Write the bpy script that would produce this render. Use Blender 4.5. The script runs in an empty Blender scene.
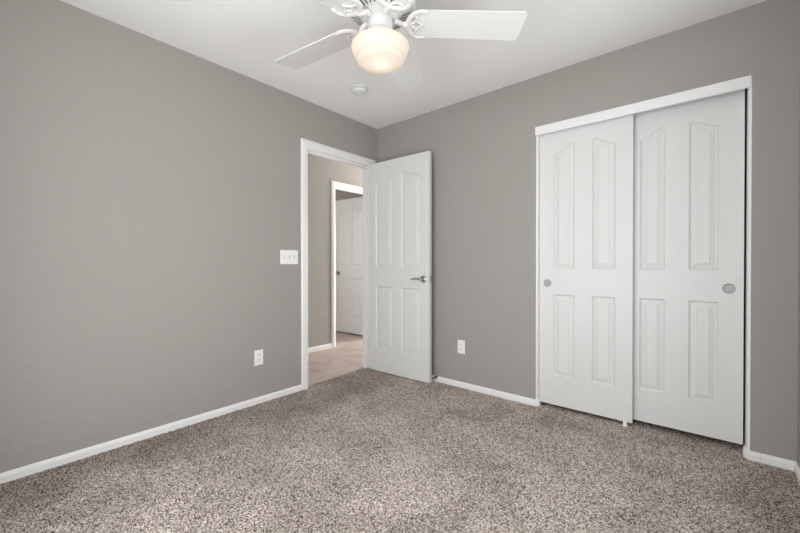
import bpy, bmesh, math, random
import numpy as np
from mathutils import Vector, Matrix
random.seed(4)
S = bpy.context.scene
COL = S.collection
R = math.radians

# ------------------------------------------------------------------ camera
cam_d = bpy.data.cameras.new('camera')
cam = bpy.data.objects.new('camera', cam_d); COL.objects.link(cam)
cam_d.sensor_width = 36.0; cam_d.lens = 36.0 * 364.93 / 800.0
cam_d.clip_start = 0.02
yaw, pitch, roll = -0.7021, -0.0068, -0.0007
f_ = Vector((math.sin(yaw)*math.cos(pitch), math.cos(yaw)*math.cos(pitch), math.sin(pitch)))
r_ = Vector((math.cos(yaw), -math.sin(yaw), 0)); u_ = r_.cross(f_)
r2 = math.cos(roll)*r_ + math.sin(roll)*u_; u2 = -math.sin(roll)*r_ + math.cos(roll)*u_
M = Matrix.Identity(4)
for i in range(3):
    M[i][0] = r2[i]; M[i][1] = u2[i]; M[i][2] = -f_[i]
M.translation = Vector((2.5988, -2.7118, 1.0584))
cam.matrix_world = M
S.camera = cam

# ------------------------------------------------------------------ world, daylight, exposure
S.view_settings.view_transform = 'Standard'; S.view_settings.look = 'None'
S.view_settings.gamma = 1.0; S.view_settings.use_curve_mapping = False
S.view_settings.exposure = 0.11
W = bpy.data.worlds.new('sky'); S.world = W; W.use_nodes = True
W.node_tree.nodes['Background'].inputs[0].default_value = (0.75, 0.87, 1.0, 1)
W.node_tree.nodes['Background'].inputs[1].default_value = 0.3

def area(name, loc, direction, sx, sy, power, color):
    d = bpy.data.lights.new(name, 'AREA'); d.shape = 'RECTANGLE'; d.size = sx; d.size_y = sy
    d.energy = power; d.color = color
    o = bpy.data.objects.new(name, d); COL.objects.link(o)
    o.location = loc; o.rotation_euler = Vector(direction).to_track_quat('-Z', 'Z').to_euler()
    return o
# right window sky and far room daylight; the other areas are added fill
area('window_sky', (3.10, -1.70, 1.25), (-1, 0, 0), 1.4, 1.6, 22, (0.97, 0.985, 1.0))
area('window_upward_fill', (3.55, -1.70, 0.35), (-1, 0, 0.95), 2.0, 1.2, 24, (1.0, 0.985, 0.96))  # added upward fill that brightens the ceiling through the right window
area('front_fill', (1.65, -3.14, 1.10), (0, 1, 0), 1.9, 2.0, 42, (0.97, 0.985, 1.0))  # added fill from behind the camera, evens out the room light
area('front_upward_fill', (1.65, -3.60, 0.35), (0, 1, 0.95), 2.4, 1.2, 13, (1.0, 0.985, 0.96))  # added upward fill through the made-up front opening
area('hall_end_fill', (-0.58, 2.9, 0.95), (0, -1, 0), 0.8, 1.7, 135, (1.0, 0.98, 0.975))  # added fill inside the hall; the end wall has no window
area('far_room_daylight', (-2.6, -1.35, 1.5), (0, 1, 0), 1.2, 1.2, 25, (1.0, 0.95, 0.92))

# ------------------------------------------------------------------ constants
H = 2.44
X_R, Y_F = 2.945, -2.98           # right wall, front wall behind the camera
WT = 0.115
JL, JR = -0.852, -0.094           # bedroom doorway jamb faces
HX = -1.062                       # hall wall facing the bedroom
FY0, FY1 = 0.328, 1.09            # far doorway
CX0, CX1, CZ = 1.636, 2.759, 2.064   # closet opening
TX = -0.048                       # carpet to tile line

# ------------------------------------------------------------------ helpers
def mat(name, color, rough=0.6, metal=0.0, spec=0.5):
    m = bpy.data.materials.new(name); m.use_nodes = True
    b = m.node_tree.nodes['Principled BSDF']
    b.inputs['Base Color'].default_value = (*color, 1); b.inputs['Roughness'].default_value = rough
    b.inputs['Metallic'].default_value = metal
    b.inputs['Specular IOR Level'].default_value = spec
    return m

def bump(m, scale, strength, dist=0.002, detail=3.0, stretch=None, extra=None):
    nt = m.node_tree; b = nt.nodes['Principled BSDF']
    tc = nt.nodes.new('ShaderNodeTexCoord'); mp = nt.nodes.new('ShaderNodeMapping')
    if stretch: mp.inputs['Scale'].default_value = stretch
    n = nt.nodes.new('ShaderNodeTexNoise'); n.inputs['Scale'].default_value = scale; n.inputs['Detail'].default_value = detail
    bp = nt.nodes.new('ShaderNodeBump'); bp.inputs['Strength'].default_value = strength; bp.inputs['Distance'].default_value = dist
    nt.links.new(tc.outputs['Object'], mp.inputs['Vector']); nt.links.new(mp.outputs[0], n.inputs['Vector'])
    nt.links.new(n.outputs['Fac'], bp.inputs['Height']); nt.links.new(bp.outputs[0], b.inputs['Normal'])
    return m

WALL = bump(mat('greige_wall_paint', (0.362, 0.346, 0.322), 0.75, spec=0.3), 20, 0.6, 0.006, 4, (1.0, 0.6, 1.3))
CEIL = bump(mat('white_ceiling_paint', (0.89, 0.887, 0.872), 0.85, spec=0.2), 34, 0.3, 0.003, 3)
TRIM = mat('white_trim_paint', (0.85, 0.85, 0.845), 0.35)
DOOR = bump(mat('white_door_paint', (0.73, 0.73, 0.72), 0.4), 220, 0.08, 0.0006, 2, (3, 3, 0.25))
FAN = mat('white_fan_enamel', (0.66, 0.66, 0.65), 0.3)
BLADE = mat('white_fan_blade', (0.70, 0.70, 0.685), 0.4)
PLAST = mat('white_plastic', (0.90, 0.90, 0.90), 0.35)
DARK = mat('dark_slot', (0.03, 0.028, 0.026), 0.7)
NICK = mat('satin_nickel', (0.48, 0.47, 0.46), 0.32, 1.0)
PULL = mat('brushed_pull_metal', (0.36, 0.36, 0.355), 0.45, 0.5)
STEEL = mat('dark_steel', (0.12, 0.12, 0.12), 0.4, 0.8)
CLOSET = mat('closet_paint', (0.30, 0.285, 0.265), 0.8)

def tile_mat():
    m = mat('beige_floor_tile', (0.5, 0.42, 0.37), 0.35)
    nt = m.node_tree; b = nt.nodes['Principled BSDF']
    tc = nt.nodes.new('ShaderNodeTexCoord'); mp = nt.nodes.new('ShaderNodeMapping')
    mp.inputs['Location'].default_value = (0.0, 0.04, 0)
    br = nt.nodes.new('ShaderNodeTexBrick'); br.offset = 0.0; br.squash = 1.0
    br.inputs['Scale'].default_value = 1.0; br.inputs['Brick Width'].default_value = 0.457; br.inputs['Row Height'].default_value = 0.457
    br.inputs['Mortar Size'].default_value = 0.004; br.inputs['Mortar Smooth'].default_value = 0.2
    br.inputs['Mortar'].default_value = (0.22, 0.17, 0.145, 1)
    n = nt.nodes.new('ShaderNodeTexNoise'); n.inputs['Scale'].default_value = 5; n.inputs['Detail'].default_value = 5
    rp = nt.nodes.new('ShaderNodeValToRGB')
    rp.color_ramp.elements[0].position = 0.3; rp.color_ramp.elements[0].color = (0.36, 0.285, 0.245, 1)
    rp.color_ramp.elements[1].position = 0.7; rp.color_ramp.elements[1].color = (0.50, 0.415, 0.37, 1)
    L = nt.links.new
    L(tc.outputs['Object'], mp.inputs[0]); L(mp.outputs[0], br.inputs['Vector']); L(tc.outputs['Object'], n.inputs['Vector'])
    L(n.outputs['Fac'], rp.inputs[0]); L(rp.outputs[0], br.inputs['Color1']); L(rp.outputs[0], br.inputs['Color2'])
    L(br.outputs['Color'], b.inputs['Base Color'])
    return m
TILE = tile_mat()

def carpet_mat():
    m = mat('speckled_carpet', (0.3, 0.26, 0.24), 0.95, spec=0.1)
    nt = m.node_tree; b = nt.nodes['Principled BSDF']; L = nt.links.new
    tc = nt.nodes.new('ShaderNodeTexCoord')
    def ramp(*stops):
        rp = nt.nodes.new('ShaderNodeValToRGB'); e = rp.color_ramp.elements
        while len(e) < len(stops): e.new(0.5)
        for k, (p, c) in enumerate(stops): e[k].position = p; e[k].color = (*c, 1)
        return rp
    v = nt.nodes.new('ShaderNodeTexVoronoi'); v.inputs['Scale'].default_value = 240
    sep = nt.nodes.new('ShaderNodeSeparateColor')
    rp = ramp((0.0, (0.07, 0.052, 0.042)), (0.20, (0.12, 0.092, 0.078)), (0.42, (0.41, 0.347, 0.308)), (1.0, (0.80, 0.72, 0.66)))
    L(tc.outputs['Object'], v.inputs['Vector']); L(v.outputs['Color'], sep.inputs[0]); L(sep.outputs[0], rp.inputs[0])
    # brushed pile: broad patches where the nap lies the other way
    n = nt.nodes.new('ShaderNodeTexNoise'); n.inputs['Scale'].default_value = 2.6; n.inputs['Detail'].default_value = 4; n.inputs['Distortion'].default_value = 0.5
    rn = ramp((0.36, (0.80, 0.79, 0.78)), (0.6, (1.06, 1.06, 1.06)))
    L(tc.outputs['Object'], n.inputs['Vector']); L(n.outputs['Fac'], rn.inputs[0])
    mx = nt.nodes.new('ShaderNodeMix'); mx.data_type = 'RGBA'; mx.blend_type = 'MULTIPLY'; mx.inputs[0].default_value = 1.0
    L(rp.outputs[0], mx.inputs[6]); L(rn.outputs[0], mx.inputs[7])
    # a vacuumed strip along the left wall with its nap brushed the other way
    sx = nt.nodes.new('ShaderNodeSeparateXYZ'); L(tc.outputs['Object'], sx.inputs[0])
    n2 = nt.nodes.new('ShaderNodeTexNoise'); n2.inputs['Scale'].default_value = 1.7; n2.inputs['Detail'].default_value = 3; L(tc.outputs['Object'], n2.inputs['Vector'])
    ad = nt.nodes.new('ShaderNodeMath'); ad.operation = 'MULTIPLY_ADD'; ad.inputs[1].default_value = 0.9; L(n2.outputs['Fac'], ad.inputs[0]); L(sx.outputs[0], ad.inputs[2])
    rx = ramp((0.80, (0.80, 0.79, 0.78)), (0.92, (1.0, 1.0, 1.0))); L(ad.outputs[0], rx.inputs[0])
    m2 = nt.nodes.new('ShaderNodeMix'); m2.data_type = 'RGBA'; m2.blend_type = 'MULTIPLY'; m2.inputs[0].default_value = 1.0
    L(mx.outputs[2], m2.inputs[6]); L(rx.outputs[0], m2.inputs[7]); L(m2.outputs[2], b.inputs['Base Color'])
    return m
CARPET = carpet_mat()

def globe_mat():
    m = bpy.data.materials.new('frosted_glass'); m.use_nodes = True
    nt = m.node_tree; b = nt.nodes['Principled BSDF']; out = nt.nodes['Material Output']
    b.inputs['Base Color'].default_value = (0.85, 0.80, 0.74, 1); b.inputs['Roughness'].default_value = 0.18
    t = nt.nodes.new('ShaderNodeBsdfTranslucent'); t.inputs[0].default_value = (0.96, 0.88, 0.78, 1)
    mx = nt.nodes.new('ShaderNodeMixShader'); mx.inputs[0].default_value = 0.55
    nt.links.new(b.outputs[0], mx.inputs[1]); nt.links.new(t.outputs[0], mx.inputs[2]); nt.links.new(mx.outputs[0], out.inputs[0])
    return m
GLOBE = globe_mat()

def link(name, bm, m, parent=None, smooth=None):
    bmesh.ops.recalc_face_normals(bm, faces=bm.faces)
    me = bpy.data.meshes.new(name); bm.to_mesh(me); bm.free()
    if smooth is not None:
        for p in me.polygons: p.use_smooth = True
        me.set_sharp_from_angle(angle=R(smooth))
    me.materials.append(m)
    o = bpy.data.objects.new(name, me); COL.objects.link(o)
    if parent: o.parent = parent
    return o

def tag(o, label, cat, group=None, kind=None):
    o['label'] = label; o['category'] = cat
    if group: o['group'] = group
    if kind: o['kind'] = kind
    return o

def empty(name, loc, rz=0.0):
    o = bpy.data.objects.new(name, None); COL.objects.link(o); o.location = loc; o.rotation_euler = (0, 0, rz)
    o.empty_display_size = 0.05
    return o

def box(bm, x0, x1, y0, y1, z0, z1, bev=0.0):
    r = bmesh.ops.create_cube(bm, size=1.0)
    vs = r['verts']
    for v in vs:
        v.co = Vector(((x0+x1)/2 + v.co.x*(x1-x0), (y0+y1)/2 + v.co.y*(y1-y0), (z0+z1)/2 + v.co.z*(z1-z0)))
    if bev:
        es = list({e for v in vs for e in v.link_edges})
        bmesh.ops.bevel(bm, geom=es, offset=bev, segments=2, affect='EDGES', profile=0.5)

def extrude_plan(bm, pts, z0, z1):
    a = [bm.verts.new((p[0], p[1], z0)) for p in pts]; b = [bm.verts.new((p[0], p[1], z1)) for p in pts]
    n = len(pts); bm.faces.new(a); bm.faces.new(b)
    for i in range(n): bm.faces.new((a[i], a[(i+1) % n], b[(i+1) % n], b[i]))

def lathe(bm, prof, seg=48, center=(0, 0, 0), axis='z'):
    def P(r, h, a):
        if axis == 'z': v = (r*math.cos(a), r*math.sin(a), h)
        elif axis == 'y': v = (r*math.cos(a), h, r*math.sin(a))
        else: v = (h, r*math.cos(a), r*math.sin(a))
        return (v[0]+center[0], v[1]+center[1], v[2]+center[2])
    rings = []
    for r, h in prof:
        if r < 1e-6: rings.append([bm.verts.new(P(0, h, 0))])
        else: rings.append([bm.verts.new(P(r, h, 2*math.pi*k/seg)) for k in range(seg)])
    for A, B in zip(rings, rings[1:]):
        for k in range(seg):
            k2 = (k+1) % seg
            if len(A) == 1 and len(B) == 1: continue
            if len(A) == 1: bm.faces.new((A[0], B[k], B[k2]))
            elif len(B) == 1: bm.faces.new((A[k], A[k2], B[0]))
            else: bm.faces.new((A[k], A[k2], B[k2], B[k]))
    for ring in (rings[0], rings[-1]):
        if len(ring) > 1: bm.faces.new(ring)

def sweep(bm, path, prof, closed=False):
    """profile (offset from the wall, height along w) carried along a path of (point, offset direction, w direction)"""
    rings = [[bm.verts.new(Vector(p) + Vector(d)*o + Vector(w)*h) for o, h in prof] for p, d, w in path]
    n = len(prof)
    for A, B in zip(rings, rings[1:]):
        for k in range(n): bm.faces.new((A[k], A[(k+1) % n], B[(k+1) % n], B[k]))
    bm.faces.new(rings[0]); bm.faces.new(rings[-1])

def catmull(pts, n=6):
    P = [Vector(p) for p in pts]; P = [2*P[0]-P[1]] + P + [2*P[-1]-P[-2]]; out = []
    for i in range(1, len(P)-2):
        for k in range(n):
            t = k/n
            out.append(0.5*((2*P[i]) + (P[i+1]-P[i-1])*t + (2*P[i-1]-5*P[i]+4*P[i+1]-P[i+2])*t*t + (3*P[i]-P[i-1]-3*P[i+1]+P[i+2])*t**3))
    return out + [P[-2]]

def tube(bm, pts, rad, seg=8, flat=1.0, taper=None):
    up = Vector((0, 0, 1)); rings = []
    for i, p in enumerate(pts):
        t = (pts[min(i+1, len(pts)-1)] - pts[max(i-1, 0)]).normalized()
        s = t.cross(up); s = s.normalized() if s.length > 1e-4 else Vector((1, 0, 0)); w = s.cross(t)
        r = rad * (1 + (taper-1)*i/(len(pts)-1) if taper else 1)
        rings.append([bm.verts.new(p + s*r*math.cos(2*math.pi*k/seg) + w*r*flat*math.sin(2*math.pi*k/seg)) for k in range(seg)])
    for A, B in zip(rings, rings[1:]):
        for k in range(seg): bm.faces.new((A[k], A[(k+1) % seg], B[(k+1) % seg], B[k]))
    bm.faces.new(rings[0]); bm.faces.new(rings[-1])

def struct(name, bm, m, label, cat, parent=None, smooth=None):
    o = link(name, bm, m, parent, smooth)
    if not parent: tag(o, label, cat, kind='structure')
    return o

# ------------------------------------------------------------------ the setting
# carpet: real pile relief on a fine grid
def carpet():
    st = 0.0052
    xs = np.arange(-0.052, X_R + st, st); ys = np.arange(Y_F, 0.6, st)
    rng = np.random.default_rng(7)
    h = rng.random((len(ys), len(xs)))
    h = 0.6*h + 0.4*(h + np.roll(h, 1, 0) + np.roll(h, 1, 1) + np.roll(np.roll(h, 1, 0), 1, 1)) / 4
    z = (h - 0.5) * 0.009 + 0.005
    jx = (rng.random(z.shape)-0.5)*st*0.7; jy = (rng.random(z.shape)-0.5)*st*0.7
    X, Y = np.meshgrid(xs, ys)
    co = np.stack([X+jx, Y+jy, z], -1).reshape(-1, 3)
    nx = len(xs)
    ii, jj = np.meshgrid(np.arange(len(ys)-1), np.arange(nx-1), indexing='ij')
    cx = xs[jj] + st/2; cy = ys[ii] + st/2
    keep = ((cx > -0.003) & (cy < 0.004)) | ((cx > TX) & (cy > JL) & (cy < JR)) | ((cx > CX0) & (cx < CX1) & (cy < 0.6))
    a = (ii*nx + jj)[keep]
    F = np.stack([a, a+1, a+nx+1, a+nx], -1)
    used = np.unique(F); remap = np.full(len(co), -1); remap[used] = np.arange(len(used))
    me = bpy.data.meshes.new('floor'); me.from_pydata(co[used].tolist(), [], remap[F].tolist()); me.update()
    for p in me.polygons: p.use_smooth = True
    me.materials.append(CARPET)
    o = bpy.data.objects.new('floor', me); COL.objects.link(o)
    return tag(o, 'speckled grey brown cut pile carpet over the bedroom floor', 'carpet', kind='structure')
carpet()

bm = bmesh.new(); box(bm, -4.2, TX, -3.0, 3.0, -0.06, -0.004)
struct('floor_hall', bm, TILE, 'beige square tile floor in the hallway beyond the open door', 'tile floor')
bm = bmesh.new(); box(bm, -WT, X_R + WT, Y_F - WT, 0.9, H, H + 0.08)
struct('ceiling', bm, CEIL, 'white lightly textured bedroom ceiling', 'ceiling')
bm = bmesh.new(); box(bm, -4.2, -WT, -3.0, 3.0, H, H + 0.08)
struct('ceiling_hall', bm, CEIL, 'white ceiling over the hallway', 'ceiling')

bm = bmesh.new()
OZ = 2.046                                      # rough opening top of doorways
box(bm, -WT, 0, Y_F - WT, JL - 0.012, -0.05, H); box(bm, -WT, 0, JR + 0.012, WT, -0.05, H)
box(bm, -WT, 0, JL - 0.012, JR + 0.012, OZ + 0.012, H)
struct('wall_left', bm, WALL, 'grey painted wall on the left with the doorway', 'wall')

def arc(cx, cy, r, a0, a1, n=6):
    return [(cx + r*math.cos(R(a0+(a1-a0)*k/n)), cy + r*math.sin(R(a0+(a1-a0)*k/n))) for k in range(n+1)]
BR = 0.019
bm = bmesh.new()
extrude_plan(bm, [(0, 0)] + arc(CX0-BR, BR, BR, -90, -72) + [(CX0-0.03, WT), (0, WT)], -0.05, H)
extrude_plan(bm, [(X_R, 0), (X_R, WT), (CX1+0.03, WT)] + arc(CX1+BR, BR, BR, 252, 270), -0.05, H)
box(bm, CX0-BR, CX1+BR, 0, WT, CZ, H)
struct('wall_back', bm, WALL, 'grey painted wall with the closet opening', 'wall')

# right wall with a window opening beside the camera, front wall behind the camera
def wall_with_hole(bm, ax, p0, p1, lo, hi, h0, h1, z0, z1):
    def B(a, b, c, d):
        if ax == 'x': box(bm, p0, p1, a, b, c, d)
        else: box(bm, a, b, p0, p1, c, d)
    B(lo, h0, -0.05, H); B(h1, hi, -0.05, H); B(h0, h1, -0.05, z0); B(h0, h1, z1, H)
WZ0, WZ1 = 0.45, 2.05
bm = bmesh.new(); wall_with_hole(bm, 'x', X_R, X_R + WT, Y_F - WT, WT, -2.40, -1.00, WZ0, WZ1)
struct('wall_right', bm, WALL, 'grey painted wall at the right edge, beside the closet', 'wall')
bm = bmesh.new(); wall_with_hole(bm, 'y', Y_F - WT, Y_F, 0, X_R, 0.725, 2.575, 0.08, 2.10)  # hole made up to admit the fill from behind the camera
struct('wall_front', bm, WALL, 'grey painted wall behind the viewer', 'wall')

# hall and far room shell
bm = bmesh.new()
box(bm, HX - WT, HX, -3.0, FY0 - 0.012, -0.05, H); box(bm, HX - WT, HX, FY1 + 0.012, 3.0, -0.05, H)
box(bm, HX - WT, HX, FY0 - 0.012, FY1 + 0.012, OZ + 0.012, H)
struct('wall_hall', bm, WALL, 'grey hallway wall seen through the open doorway', 'wall')
bm = bmesh.new(); box(bm, HX, 0, -3.0 - WT, -3.0, -0.05, H); box(bm, HX, 0, 3.0, 3.0 + WT, -0.05, H); box(bm, -WT, 0, WT, 3.0, -0.05, H)
struct('wall_hall_end', bm, WALL, 'grey end walls of the hallway', 'wall')
bm = bmesh.new()
box(bm, -4.2, HX - WT, 1.20, 1.20 + WT, -0.05, H); box(bm, -4.2 - WT, -4.2, -1.6, 1.32, -0.05, H); box(bm, -4.2, HX - WT, -1.6 - WT, -1.6, -0.05, H)
struct('wall_far_room', bm, WALL, 'grey wall of the room across the hallway, above its open door', 'wall')
# closet interior
bm = bmesh.new()
box(bm, 1.2, 1.6, WT, WT+0.05, -0.05, H); box(bm, 2.80, 2.945, WT, WT+0.05, -0.05, H)
box(bm, 1.15, 1.2, WT, 0.75, -0.05, H); box(bm, 2.945, 2.995, WT, 0.75, -0.05, H); box(bm, 1.15, 2.995, 0.70, 0.75, -0.05, H)
struct('wall_closet', bm, CLOSET, 'dark closet interior seen through the gap beside the sliding door', 'wall')
bm = bmesh.new(); box(bm, 1.15, 2.995, 0.58, 0.75, -0.05, -0.005); box(bm, 1.15, CX0, WT, 0.58, -0.05, -0.005); box(bm, CX1, 2.995, WT, 0.58, -0.05, -0.005)
struct('floor_closet', bm, CARPET, 'carpet inside the closet', 'carpet')

# daylight window beside the viewer; the glazed opening behind is made up for fill
def window(name, loc, rz, label, w, z0=WZ0, z1=WZ1):
    root = empty(name, loc, rz); tag(root, label, 'window', kind='structure')
    bm = bmesh.new()
    for x0, x1, c, d in ((-w, -w+.05, z0, z1), (w-.05, w, z0, z1), (-w+.05, w-.05, z0, z0+.05), (-w+.05, w-.05, z1-.05, z1), (-.02, .02, z0+.05, z1-.05)):
        box(bm, x0, x1, 0.03, 0.08, c, d)
    link('window_frame', bm, TRIM, root)
window('window_1', (X_R, -1.70, 0), R(-90), 'white framed window on the wall at the right, beside the viewer', 0.70)
window('front_fill_opening', (1.65, Y_F, 0), R(180), 'made-up white framed opening behind the viewer, added to let in fill light', 0.925, 0.08, 2.10)

# baseboards
BP = [(0, -0.02), (0.012, -0.02), (0.012, 0.037), (0.0095, 0.041), (0.0085, 0.047), (0.005, 0.053), (0, 0.053)]
UP = (0, 0, 1)
def base_run(name, pts, side, label):
    """pts: plan points of the wall line; side: +1 board on the left of travel"""
    bm = bmesh.new(); path = []
    V2 = [Vector((p[0], p[1])) for p in pts]
    for i, p in enumerate(V2):
        d = []
        if i > 0: t = (p - V2[i-1]).normalized(); d.append(Vector((-t.y, t.x))*side)
        if i < len(V2)-1: t = (V2[i+1]-p).normalized(); d.append(Vector((-t.y, t.x))*side)
        n = d[0] if len(d) == 1 else (d[0]+d[1])/(1 + d[0].dot(d[1]))
        path.append(((p.x, p.y, 0), (n.x, n.y, 0), UP))
    sweep(bm, path, BP)
    return struct(name, bm, TRIM, label, 'baseboard')
base_run('baseboard_left', [(0, Y_F + .012), (0, -0.921)], -1, 'white baseboard along the left wall up to the door casing')
base_run('baseboard_back', [(0.0125, 0), (1.5885, 0)], -1, 'white baseboard on the back wall between open door and closet')
base_run('trim_1', [(1.590, 0), (CX0-BR+.004, 0), (CX0, BR-.004), (CX0, 0.027)], -1, 'white baseboard corner piece at the left closet jamb')
base_run('trim_2', [(2.813, 0), (CX1+BR-.004, 0), (CX1, BR-.004), (CX1, 0.06)], 1, 'white baseboard corner piece at the right closet jamb')
base_run('baseboard_right', [(2.8145, 0), (X_R, 0), (X_R, Y_F + .012)], -1, 'white baseboard right of the closet, running into the corner')
base_run('baseboard_hall', [(HX, -2.9), (HX, 0.263)], -1, 'white baseboard on the hallway wall seen through the doorway')

# door casings (mitred three-sided frames)
CP = [(0, 0.0), (0.010, 0.0), (0.013, 0.004), (0.015, 0.012), (0.016, 0.030), (0.013, 0.050), (0.010, 0.058), (0.006, 0.0625), (0, 0.0625)]
def casing(name, x, y0, y1, z1, n, label, mi=True):
    """inner edge y0..y1, top z1, on plane x, standing off along n"""
    bm = bmesh.new(); nx = (n, 0, 0)
    path = [((x, y0, -0.02), nx, (0, -1, 0)), ((x, y0, z1), nx, (0, -1, 1)), ((x, y1, z1), nx, (0, 1, 1)), ((x, y1, -0.02), nx, (0, 1, 0))]
    prof = [(o, h) for o, h in CP]
    sweep(bm, path, prof)
    return struct(name, bm, TRIM, label, 'door casing')
casing('trim_3', 0, -0.857, -0.089, 2.047, 1, 'white casing around the open bedroom doorway')
casing('trim_4', HX, FY0 - 0.004, FY1 + 0.004, 2.056, 1, 'white casing around the doorway across the hallway')
casing('trim_5', -WT, -0.857, -0.089, 2.047, -1, 'white casing on the hallway side of the bedroom doorway')

def jamb(name, xa, xb, y0, y1, z1, sx0, sx1, label):
    bm = bmesh.new()
    box(bm, xa, xb, y0 - .012, y0, -0.02, z1 + .012); box(bm, xa, xb, y1, y1 + .012, -0.02, z1 + .012); box(bm, xa, xb, y0, y1, z1, z1 + .012)
    box(bm, sx0, sx1, y0, y0 + .011, -0.01, z1); box(bm, sx0, sx1, y1 - .011, y1, -0.01, z1); box(bm, sx0, sx1, y0 + .011, y1 - .011, z1 - .011, z1)
    return struct(name, bm, TRIM, label, 'door jamb')
jamb('trim_6', -WT, 0, JL, JR, 2.041, -0.078, -0.042, 'white jamb and stop lining the open bedroom doorway')
jamb('trim_7', HX - WT, HX, FY0, FY1, 2.05, HX - WT + .042, HX - WT + .078, 'white jamb lining the doorway across the hallway')

# closet jambs (white half of the rounded corner and the return) and header fascia
bm = bmesh.new()
extrude_plan(bm, arc(CX0-BR, BR, BR, -72, 0) + [(CX0, 0.20), (CX0-0.03, 0.20), (CX0-0.03, WT)], -0.02, CZ)
struct('trim_8', bm, TRIM, 'white left jamb of the closet opening with a rounded corner', 'door jamb', smooth=40)
bm = bmesh.new()
extrude_plan(bm, arc(CX1+BR, BR, BR, 180, 252) + [(CX1+0.03, WT), (CX1+0.03, 0.20), (CX1, 0.20)], -0.02, CZ)
struct('trim_9', bm, TRIM, 'white right jamb of the closet opening with a rounded corner', 'door jamb', smooth=40)
bm = bmesh.new(); box(bm, CX0-BR, CX1+BR-.0095, -0.006, 0.016, 2.006, CZ + 0.004, 0.0025)
struct('trim_10', bm, TRIM, 'white header board hiding the track above the closet doors', 'trim')

# ------------------------------------------------------------------ moulded panel doors
PROF = [(0.0015, 0.004), (0.008, 0.0105), (0.013, 0.0115), (0.017, 0.0095), (0.036, 0.0045), (0.038, 0.0020)]
def panel_outline(x0, x1, z0, z1, rise=0.0, peak_right=True):
    """outline of a panel shrunk by d on every side, as a function of d; the arched top is an S curve"""
    def at(d):
        P = [Vector((x0+d, z0+d)), Vector((x1-d, z0+d))]
        if rise == 0: return P + [Vector((x1-d, z1-d)), Vector((x0+d, z1-d))]
        N = 16
        for k in range(N+1):
            x = x1 - d - (x1-x0-2*d)*k/N; t = (x-x0)/(x1-x0)
            q = t if peak_right else 1 - t
            q = min(1, max(0, (q-0.04)/0.92)); g = q*q*(3-2*q)
            P.append(Vector((x, z1 + rise*g - d*1.08)))
        return P
    return at
def panel_slab(name, w, z0, z1, t, panels, m, parent, both=True):
    bm = bmesh.new()
    def face(side):                                # side 0: front at y=0, 1: back at y=t
        y = lambda dep: dep if side == 0 else t - dep
        outer = [bm.verts.new((x, y(0), z)) for x, z in ((0, z0), (w, z0), (w, z1), (0, z1))]
        edges = [bm.edges.new((outer[i], outer[(i+1) % 4])) for i in range(4)]
        for po in panels if (side == 0 or both) else []:
            ring = [bm.verts.new((p.x, y(0), p.y)) for p in po(0)]; n = len(ring)
            edges += [bm.edges.new((ring[i], ring[(i+1) % n])) for i in range(n)]
            for d, dep in PROF:
                r2 = [bm.verts.new((p.x, y(dep), p.y)) for p in po(d)]
                for i in range(n): bm.faces.new((ring[i], ring[(i+1) % n], r2[(i+1) % n], r2[i]))
                ring = r2
            bm.faces.new(ring)
        bmesh.ops.triangle_fill(bm, use_beauty=True, edges=edges)
        return outer
    A, B = face(0), face(1)
    for i in range(4): bm.faces.new((A[i], A[(i+1) % 4], B[(i+1) % 4], B[i]))
    return link(name, bm, m, parent)
def four_panels(xa0, xa1, xb0, xb1):
    return [panel_outline(xa0, xa1, 0.245, 0.838), panel_outline(xb0, xb1, 0.245, 0.838),
            panel_outline(xa0, xa1, 1.022, 1.858, 0.052, True), panel_outline(xb0, xb1, 1.022, 1.858, 0.052, False)]

def lever_set(parent, x, z, y0, s, toward, name='door_lever'):
    """rosette and lever on the face at y0, s = outward sign along y"""
    bm = bmesh.new()
    lathe(bm, [(0, s*0.011), (0.026, s*0.011), (0.032, s*0.006), (0.033, 0)], 32, (x, y0, z), 'y')
    ro = link('rosette', bm, NICK, parent, 40)
    bm = bmesh.new()
    lathe(bm, [(0.011, 0.008*s), (0.010, s*0.045), (0.012, s*0.048), (0.012, s*0.058), (0.006, s*0.061)], 20, (x, y0, z), 'y')
    pts = catmull([(x - toward*0.004, y0+s*0.052, z), (x+toward*0.03, y0+s*0.053, z+.002), (x+toward*0.07, y0+s*0.050, z+.001), (x+toward*0.112, y0+s*0.044, z-.003)])
    tube(bm, pts, 0.0085, 10, 1.0, 0.75)
    link(name, bm, NICK, parent, 50)

# open bedroom door: hinge at the right jamb, leaf nearly flat against the back wall
hx, hy = 0.0215, -0.131
fx, fy = 0.7350, -0.113
ang = math.atan2(fy-hy, fx-hx); DW = math.hypot(fx-hx, fy-hy)
d1 = empty('door_1', (hx, hy, 0), ang)
tag(d1, 'white four panel bedroom door standing open against the grey back wall', 'door', kind='structure')
panel_slab('door_leaf', DW, 0.013, 2.046, 0.035, four_panels(0.080, 0.292, 0.400, 0.616), DOOR, d1)
lever_set(d1, DW-0.058, 0.925, 0.0, -1, -1)
lever_set(d1, DW-0.058, 0.925, 0.035, 1, -1)
for o in [o for o in COL.objects if o.parent == d1 and o.name.startswith('door_lever')]: o['label'] = 'satin nickel lever handle'
bm = bmesh.new(); box(bm, DW, DW+0.0012, 0.006, 0.029, 0.897, 0.953, 0.0004); box(bm, DW+.001, DW+0.009, 0.012, 0.023, 0.916, 0.934, 0.002)
link('latch_plate', bm, NICK, d1)
for z in (0.22, 1.03, 1.84):
    bm = bmesh.new(); lathe(bm, [(0.006, z-0.045), (0.006, z+0.045)], 14, (-0.007, 0.036, 0)); box(bm, -0.0015, 0.0, 0.004, 0.036, z-0.045, z+0.045)
    link('hinge', bm, NICK, d1, 40)

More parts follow.
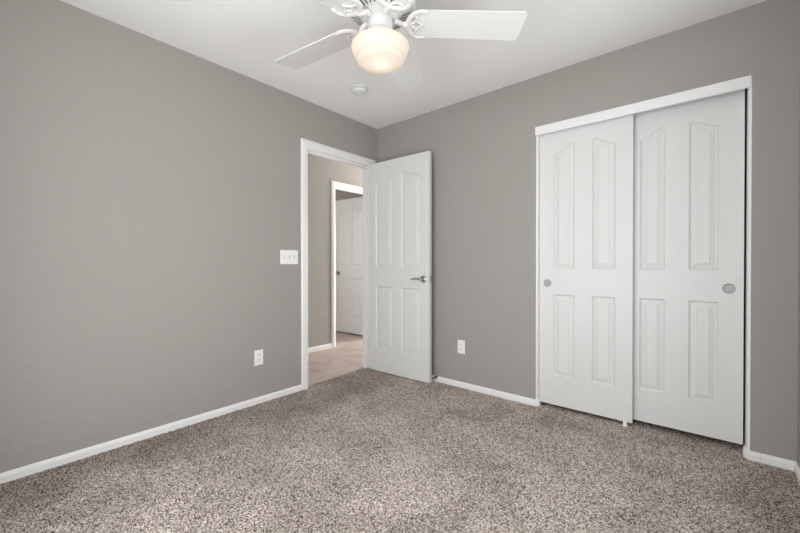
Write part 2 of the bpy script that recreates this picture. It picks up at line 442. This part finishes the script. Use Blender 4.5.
# sliding closet doors
def pull(parent, x, z, r, m):
    bm = bmesh.new()
    lathe(bm, [(r, 0.001), (r, -0.0022), (r-0.0025, -0.003), (r-0.0045, -0.0025), (r-0.006, -0.0008), (0, -0.0006)], 36, (x, 0, z), 'y')
    link('finger_pull', bm, m, parent, 30)['label'] = 'round satin metal finger pull'
d2 = empty('door_2', (1.637, 0.035, 0)); tag(d2, 'left sliding closet door, white four panel, in front of the other', 'door', kind='structure')
panel_slab('door_leaf', 0.590, 0.034, 2.05, 0.035, four_panels(0.101, 0.240, 0.355, 0.492), DOOR, d2)
pull(d2, 0.058, 0.918, 0.027, PULL)
d3 = empty('door_3', (2.155, 0.085, 0)); tag(d3, 'right sliding closet door, white four panel, set behind the other', 'door', kind='structure')
panel_slab('door_leaf', 0.594, 0.044, 2.05, 0.035, four_panels(0.104, 0.235, 0.352, 0.485), DOOR, d3)
pull(d3, 0.532, 0.918, 0.0285, PULL)
# door of the room across the hall, open into that room
d4 = empty('door_4', (-1.195, 1.048, 0), R(180+1.5)); tag(d4, 'white panel door standing open in the room across the hallway', 'door', kind='structure')
panel_slab('door_leaf', 0.71, 0.016, 2.045, 0.035, four_panels(0.090, 0.30, 0.405, 0.616), DOOR, d4)
bm = bmesh.new(); lathe(bm, [(0.03, 0.035), (0.03, 0.042), (0.011, 0.046), (0.011, 0.062), (0.024, 0.07), (0.030, 0.082), (0.024, 0.094), (0, 0.098)], 28, (0.605, 0, 0.925), 'y')
link('door_knob', bm, NICK, d4, 40)

# ------------------------------------------------------------------ objects
# ceiling fan
FC = Vector((1.448, -1.489)); FR = 0.6586; FA = 42.84; BZ = 2.16
fan = empty('ceiling_fan', (FC.x, FC.y, H)); tag(fan, 'white five blade ceiling fan with a lit glass bowl, hung from the ceiling', 'ceiling fan')
Z = lambda z: z - H
bm = bmesh.new(); lathe(bm, [(0.075, 0), (0.080, Z(2.42)), (0.075, Z(2.37)), (0.05, Z(2.355))], 48)
link('canopy', bm, FAN, fan, 40)
HB = [(0.05, Z(2.36)), (0.10, Z(2.352)), (0.145, Z(2.335)), (0.160, Z(2.30)), (0.160, Z(2.255)), (0.160, Z(2.235)), (0.154, Z(2.220)), (0.148, Z(2.214)), (0.085, Z(2.188)), (0.082, Z(2.192)), (0.04, Z(2.192))]
bm = bmesh.new(); lathe(bm, HB, 64)
hs = link('motor_housing', bm, FAN, fan, 35)
bm = bmesh.new(); vs = []
for dz in (-0.0008, 0.004):
    for r, q in ((0.096, -0.0026), (0.140, -0.0026), (0.140, 0.0026), (0.096, 0.0026)):
        vs.append(bm.verts.new((r, q, Z(2.188) + (r-0.085)/0.063*0.026 + dz)))
for fc in ((0, 1, 2, 3), (4, 5, 6, 7), (0, 1, 5, 4), (1, 2, 6, 5), (2, 3, 7, 6), (3, 0, 4, 7)): bm.faces.new([vs[i] for i in fc])
slot0 = link('vent_slot', bm, DARK, hs)
for k in range(1, 35):
    if k % 7 == 3: continue
    sl = slot0.copy(); COL.objects.link(sl); sl.parent = hs; sl.rotation_euler = (0, 0, 2*math.pi*k/35)
bm = bmesh.new(); lathe(bm, [(0.03, Z(2.198)), (0.082, Z(2.198)), (0.084, Z(2.192)), (0.080, Z(2.180)), (0.066, Z(2.178)), (0.03, Z(2.178))], 48)
link('flywheel', bm, FAN, fan, 35)
bm = bmesh.new(); lathe(bm, [(0.03, Z(2.182)), (0.056, Z(2.182)), (0.058, Z(2.176)), (0.057, Z(2.120)), (0.060, Z(2.117)), (0.066, Z(2.108)), (0.066, Z(2.096)), (0.058, Z(2.088)), (0.02, Z(2.088))], 48)
link('light_fitter', bm, FAN, fan, 35)
bm = bmesh.new()
lathe(bm, [(0.058, Z(2.088)), (0.080, Z(2.086)), (0.108, Z(2.074)), (0.125, Z(2.061)), (0.1315, Z(2.052)), (0.1325, Z(2.046)), (0.1300, Z(2.036)), (0.1220, Z(2.016)), (0.1150, Z(2.002)),
           (0.1040, Z(1.999)), (0.1000, Z(1.995)), (0.1065, Z(1.989)), (0.1045, Z(1.984)), (0.094, Z(1.978)), (0.074, Z(1.973)), (0.045, Z(1.9695)), (0.02, Z(1.968)), (0, Z(1.968))], 64)
link('glass_bowl', bm, GLOBE, fan, 30)['label'] = 'lit frosted glass bowl'

def blade_mesh():
    bm = bmesh.new(); r0, r1 = 0.163, FR; w0, w1 = 0.074, 0.081; rc = 0.018; P = []
    P += [(r0, -w0+0.02), (r0+0.006, -w0+0.006), (r0+0.02, -w0)]
    P += [(r1-rc + rc*math.sin(R(a)), -w1 + rc - rc*math.cos(R(a))) for a in range(0, 91, 15)]
    P += [(r1-rc + rc*math.cos(R(a)), w1 - rc + rc*math.sin(R(a))) for a in range(0, 91, 15)]
    P += [(r0+0.02, w0), (r0+0.006, w0-0.006), (r0, w0-0.02)]
    ct, stt = math.cos(R(-10)), math.sin(R(-10))
    for zz in (0, 1):
        pass
    lo = [bm.verts.new((x, y*ct, y*stt)) for x, y in P]; hi = [bm.verts.new((x, y*ct - 0.005*stt, y*stt + 0.005*ct)) for x, y in P]
    bm.faces.new(lo); bm.faces.new(hi); n = len(P)
    for i in range(n): bm.faces.new((lo[i], lo[(i+1) % n], hi[(i+1) % n], hi[i]))
    return bm
def iron_mesh():
    bm = bmesh.new(); ct, stt = math.cos(R(-10)), math.sin(R(-10))
    def T(x, y, dz=-0.004): return (x, y*ct, y*stt + dz)
    tube(bm, catmull([(0.062, 0.0, 0.016), (0.078, 0.010, 0.014), (0.095, 0.008, 0.006), (0.112, 0, -0.004), T(0.130, 0)]), 0.0145, 10, 0.8)
    tube(bm, catmull([T(0.205, -0.070), T(0.176, -0.072), T(0.148, -0.058), T(0.130, -0.030), T(0.124, 0), T(0.130, 0.030), T(0.148, 0.058), T(0.176, 0.072), T(0.205, 0.070)], 8), 0.0125, 10, 0.65)
    for s in (-1, 1):
        tube(bm, catmull([T(0.126, 0.004*s), T(0.150, 0.010*s), T(0.163, 0.026*s), T(0.160, 0.046*s), T(0.148, 0.056*s)], 6), 0.0078, 8, 0.8)
        tube(bm, catmull([T(0.163, 0.024*s), T(0.176, 0.012*s), T(0.190, 0.0)], 5), 0.0068, 8, 0.8)
    for x, y in ((0.205, -0.070), (0.205, 0.070), (0.190, 0.0)):
        lathe(bm, [(0.0, -0.012), (0.007, -0.010), (0.009, -0.004), (0.009, 0.0)], 12, (x, y*ct, y*stt))
    return bm
bl0 = link('fan_blade', blade_mesh(), BLADE, fan, 40); ir0 = link('blade_iron', iron_mesh(), FAN, bl0, 50)
for k in range(5):
    if k == 0: b = bl0
    else:
        b = bl0.copy(); COL.objects.link(b); b.parent = fan
        i2 = ir0.copy(); COL.objects.link(i2); i2.parent = b
    b.location = (0, 0, Z(BZ)); b.rotation_euler = (0, 0, R(FA + 72*k))

# smoke detector
sd = empty('smoke_detector', (0.49, -0.715, H)); tag(sd, 'round white smoke detector on the ceiling near the room corner', 'smoke detector')
SDM = mat('smoke_detector_plastic', (0.74, 0.74, 0.72), 0.45)
bm = bmesh.new(); lathe(bm, [(0.070, 0), (0.070, -0.008), (0.066, -0.011), (0.03, -0.011)], 40); link('base', bm, SDM, sd, 35)
bm = bmesh.new(); lathe(bm, [(0.055, -0.010), (0.060, -0.013), (0.060, -0.026), (0.054, -0.034), (0.040, -0.038), (0.038, -0.0365), (0.030, -0.0365), (0.028, -0.039), (0.012, -0.040), (0, -0.040)], 40); link('cover', bm, SDM, sd, 35)
bm = bmesh.new(); lathe(bm, [(0.007, -0.039), (0.007, -0.043), (0.004, -0.044), (0, -0.044)], 16, (0.02, -0.01, 0)); link('test_button', bm, SDM, sd, 35)

# light switch plate and outlets: built with the face towards -y, turned for the left wall
def plate(name, loc, rz, w, h, label, cat, group=None):
    root = empty(name, loc, rz); tag(root, label, cat, group)
    bm = bmesh.new(); box(bm, -w/2, w/2, -0.006, 0, -h/2, h/2, 0.0022); link('cover_plate', bm, PLAST, root)
    return root
sw = plate('light_switch', (0, -1.032, 1.115), R(90), 0.163, 0.114, 'white three gang light switch on the left wall beside the door casing', 'light switch')
for k, up in ((-1, 1), (0, -1), (1, -1)):
    x = k*0.046
    bm = bmesh.new(); box(bm, x-0.0052, x+0.0052, -0.0068, -0.004, -0.0125, 0.0125); link('switch_slot', bm, mat('slot_grey', (0.5, 0.5, 0.5), 0.6), sw)
    bm = bmesh.new(); v = bmesh.ops.create_cube(bm, size=1.0)['verts']
    for q in v:
        out = q.co.y < 0; sc = 0.7 if out else 1.0
        q.co = Vector((x + q.co.x*0.008*sc, -0.006 if not out else -0.019, q.co.z*0.011*sc + (0.009*up if out else 0.003*up)))
    link('toggle', bm, PLAST, sw)
    for z in (-0.030, 0.030):
        bm = bmesh.new(); lathe(bm, [(0.003, -0.006), (0.003, -0.0068), (0, -0.0072)], 12, (x, 0, z), 'y'); link('screw', bm, PLAST, sw)
def outlet(loc, rz, label):
    o = plate('wall_outlet', loc, rz, 0.070, 0.114, label, 'outlet')
    for z in (0.0195, -0.0195):
        bm = bmesh.new()
        pts = []
        for k in range(24):
            a = 2*math.pi*k/24; pts.append((0.0172*math.cos(a), max(-0.0142, min(0.0142, 0.0172*math.sin(a)))))
        A = [bm.verts.new((p[0], -0.005, z+p[1])) for p in pts]; B = [bm.verts.new((p[0], -0.0078, z+p[1])) for p in pts]
        bm.faces.new(A); bm.faces.new(B)
        for k in range(24): bm.faces.new((A[k], A[(k+1) % 24], B[(k+1) % 24], B[k]))
        rc = link('receptacle', bm, PLAST, o)
        bm = bmesh.new(); box(bm, -0.0078, -0.0050, -0.0083, -0.007, z+0.001, z+0.009); box(bm, 0.0050, 0.0078, -0.0083, -0.007, z+0.002, z+0.009)
        lathe(bm, [(0.0028, -0.007), (0.0028, -0.0083)], 12, (0, 0, z-0.007), 'y')
        link('socket_slots', bm, DARK, rc)
    bm = bmesh.new(); lathe(bm, [(0.003, -0.006), (0.003, -0.0068), (0, -0.0072)], 12, (0, 0, 0), 'y'); link('screw', bm, PLAST, o)
outlet((0, -1.298, 0.352), R(90), 'white outlet low on the left wall')
outlet((0.991, 0, 0.351), 0, 'white outlet low on the back wall between door and closet')

# door stop on the back baseboard, floor guide of the closet doors
ds = empty('door_stop', (0.742, -0.011, 0.048)); tag(ds, 'dark spring door stop on the baseboard behind the open door', 'door stop')
bm = bmesh.new(); lathe(bm, [(0.012, 0), (0.012, -0.004), (0.006, -0.007)], 20, (0, 0, 0), 'y'); link('mounting_base', bm, STEEL, ds, 35)
bm = bmesh.new(); tube(bm, [Vector((0.006*math.cos(k*0.6), -0.006 - 0.00055*k, 0.006*math.sin(k*0.6))) for k in range(90)], 0.0017, 6); link('spring', bm, STEEL, ds, 60)
bm = bmesh.new(); lathe(bm, [(0.007, -0.054), (0.0085, -0.056), (0.0085, -0.066), (0.006, -0.069), (0, -0.069)], 20, (0, 0, 0), 'y'); link('rubber_tip', bm, mat('grey_rubber', (0.2, 0.2, 0.2), 0.8), ds, 35)
fg = empty('floor_guide', (2.188, 0.052, 0)); tag(fg, 'small white plastic floor guide under the meeting closet doors', 'floor guide')
bm = bmesh.new(); box(bm, -0.016, 0.016, -0.024, 0.075, -0.004, 0.008, 0.001); link('base', bm, PLAST, fg)
bm = bmesh.new(); box(bm, -0.010, 0.010, -0.024, -0.0185, 0.006, 0.043, 0.001); link('tab', bm, PLAST, fg)

# hall ceiling lamp (just out of sight above the doorway)
hl = empty('hall_lamp', (-0.58, 0.75, H)); tag(hl, 'round frosted lamp on the hallway ceiling', 'ceiling lamp')
bm = bmesh.new(); lathe(bm, [(0.14, 0), (0.14, -0.02), (0.13, -0.03)], 40); link('base', bm, FAN, hl, 35)
bm = bmesh.new(); lathe(bm, [(0.13, -0.028), (0.12, -0.05), (0.08, -0.075), (0, -0.088)], 40); link('glass_dome', bm, GLOBE, hl, 35)
pl = bpy.data.lights.new('hall_lamp_light', 'POINT'); pl.energy = 2.4; pl.color = (1.0, 0.95, 0.90); pl.shadow_soft_size = 0.12
po = bpy.data.objects.new('hall_lamp_light', pl); COL.objects.link(po); po.location = (-0.58, 0.75, 2.22)
# the fan's own lamp
pl = bpy.data.lights.new('fan_lamp_light', 'POINT'); pl.energy = 0.15; pl.color = (1.0, 0.93, 0.82); pl.shadow_soft_size = 0.03
po = bpy.data.objects.new('fan_lamp_light', pl); COL.objects.link(po); po.location = (FC.x, FC.y, 2.02)
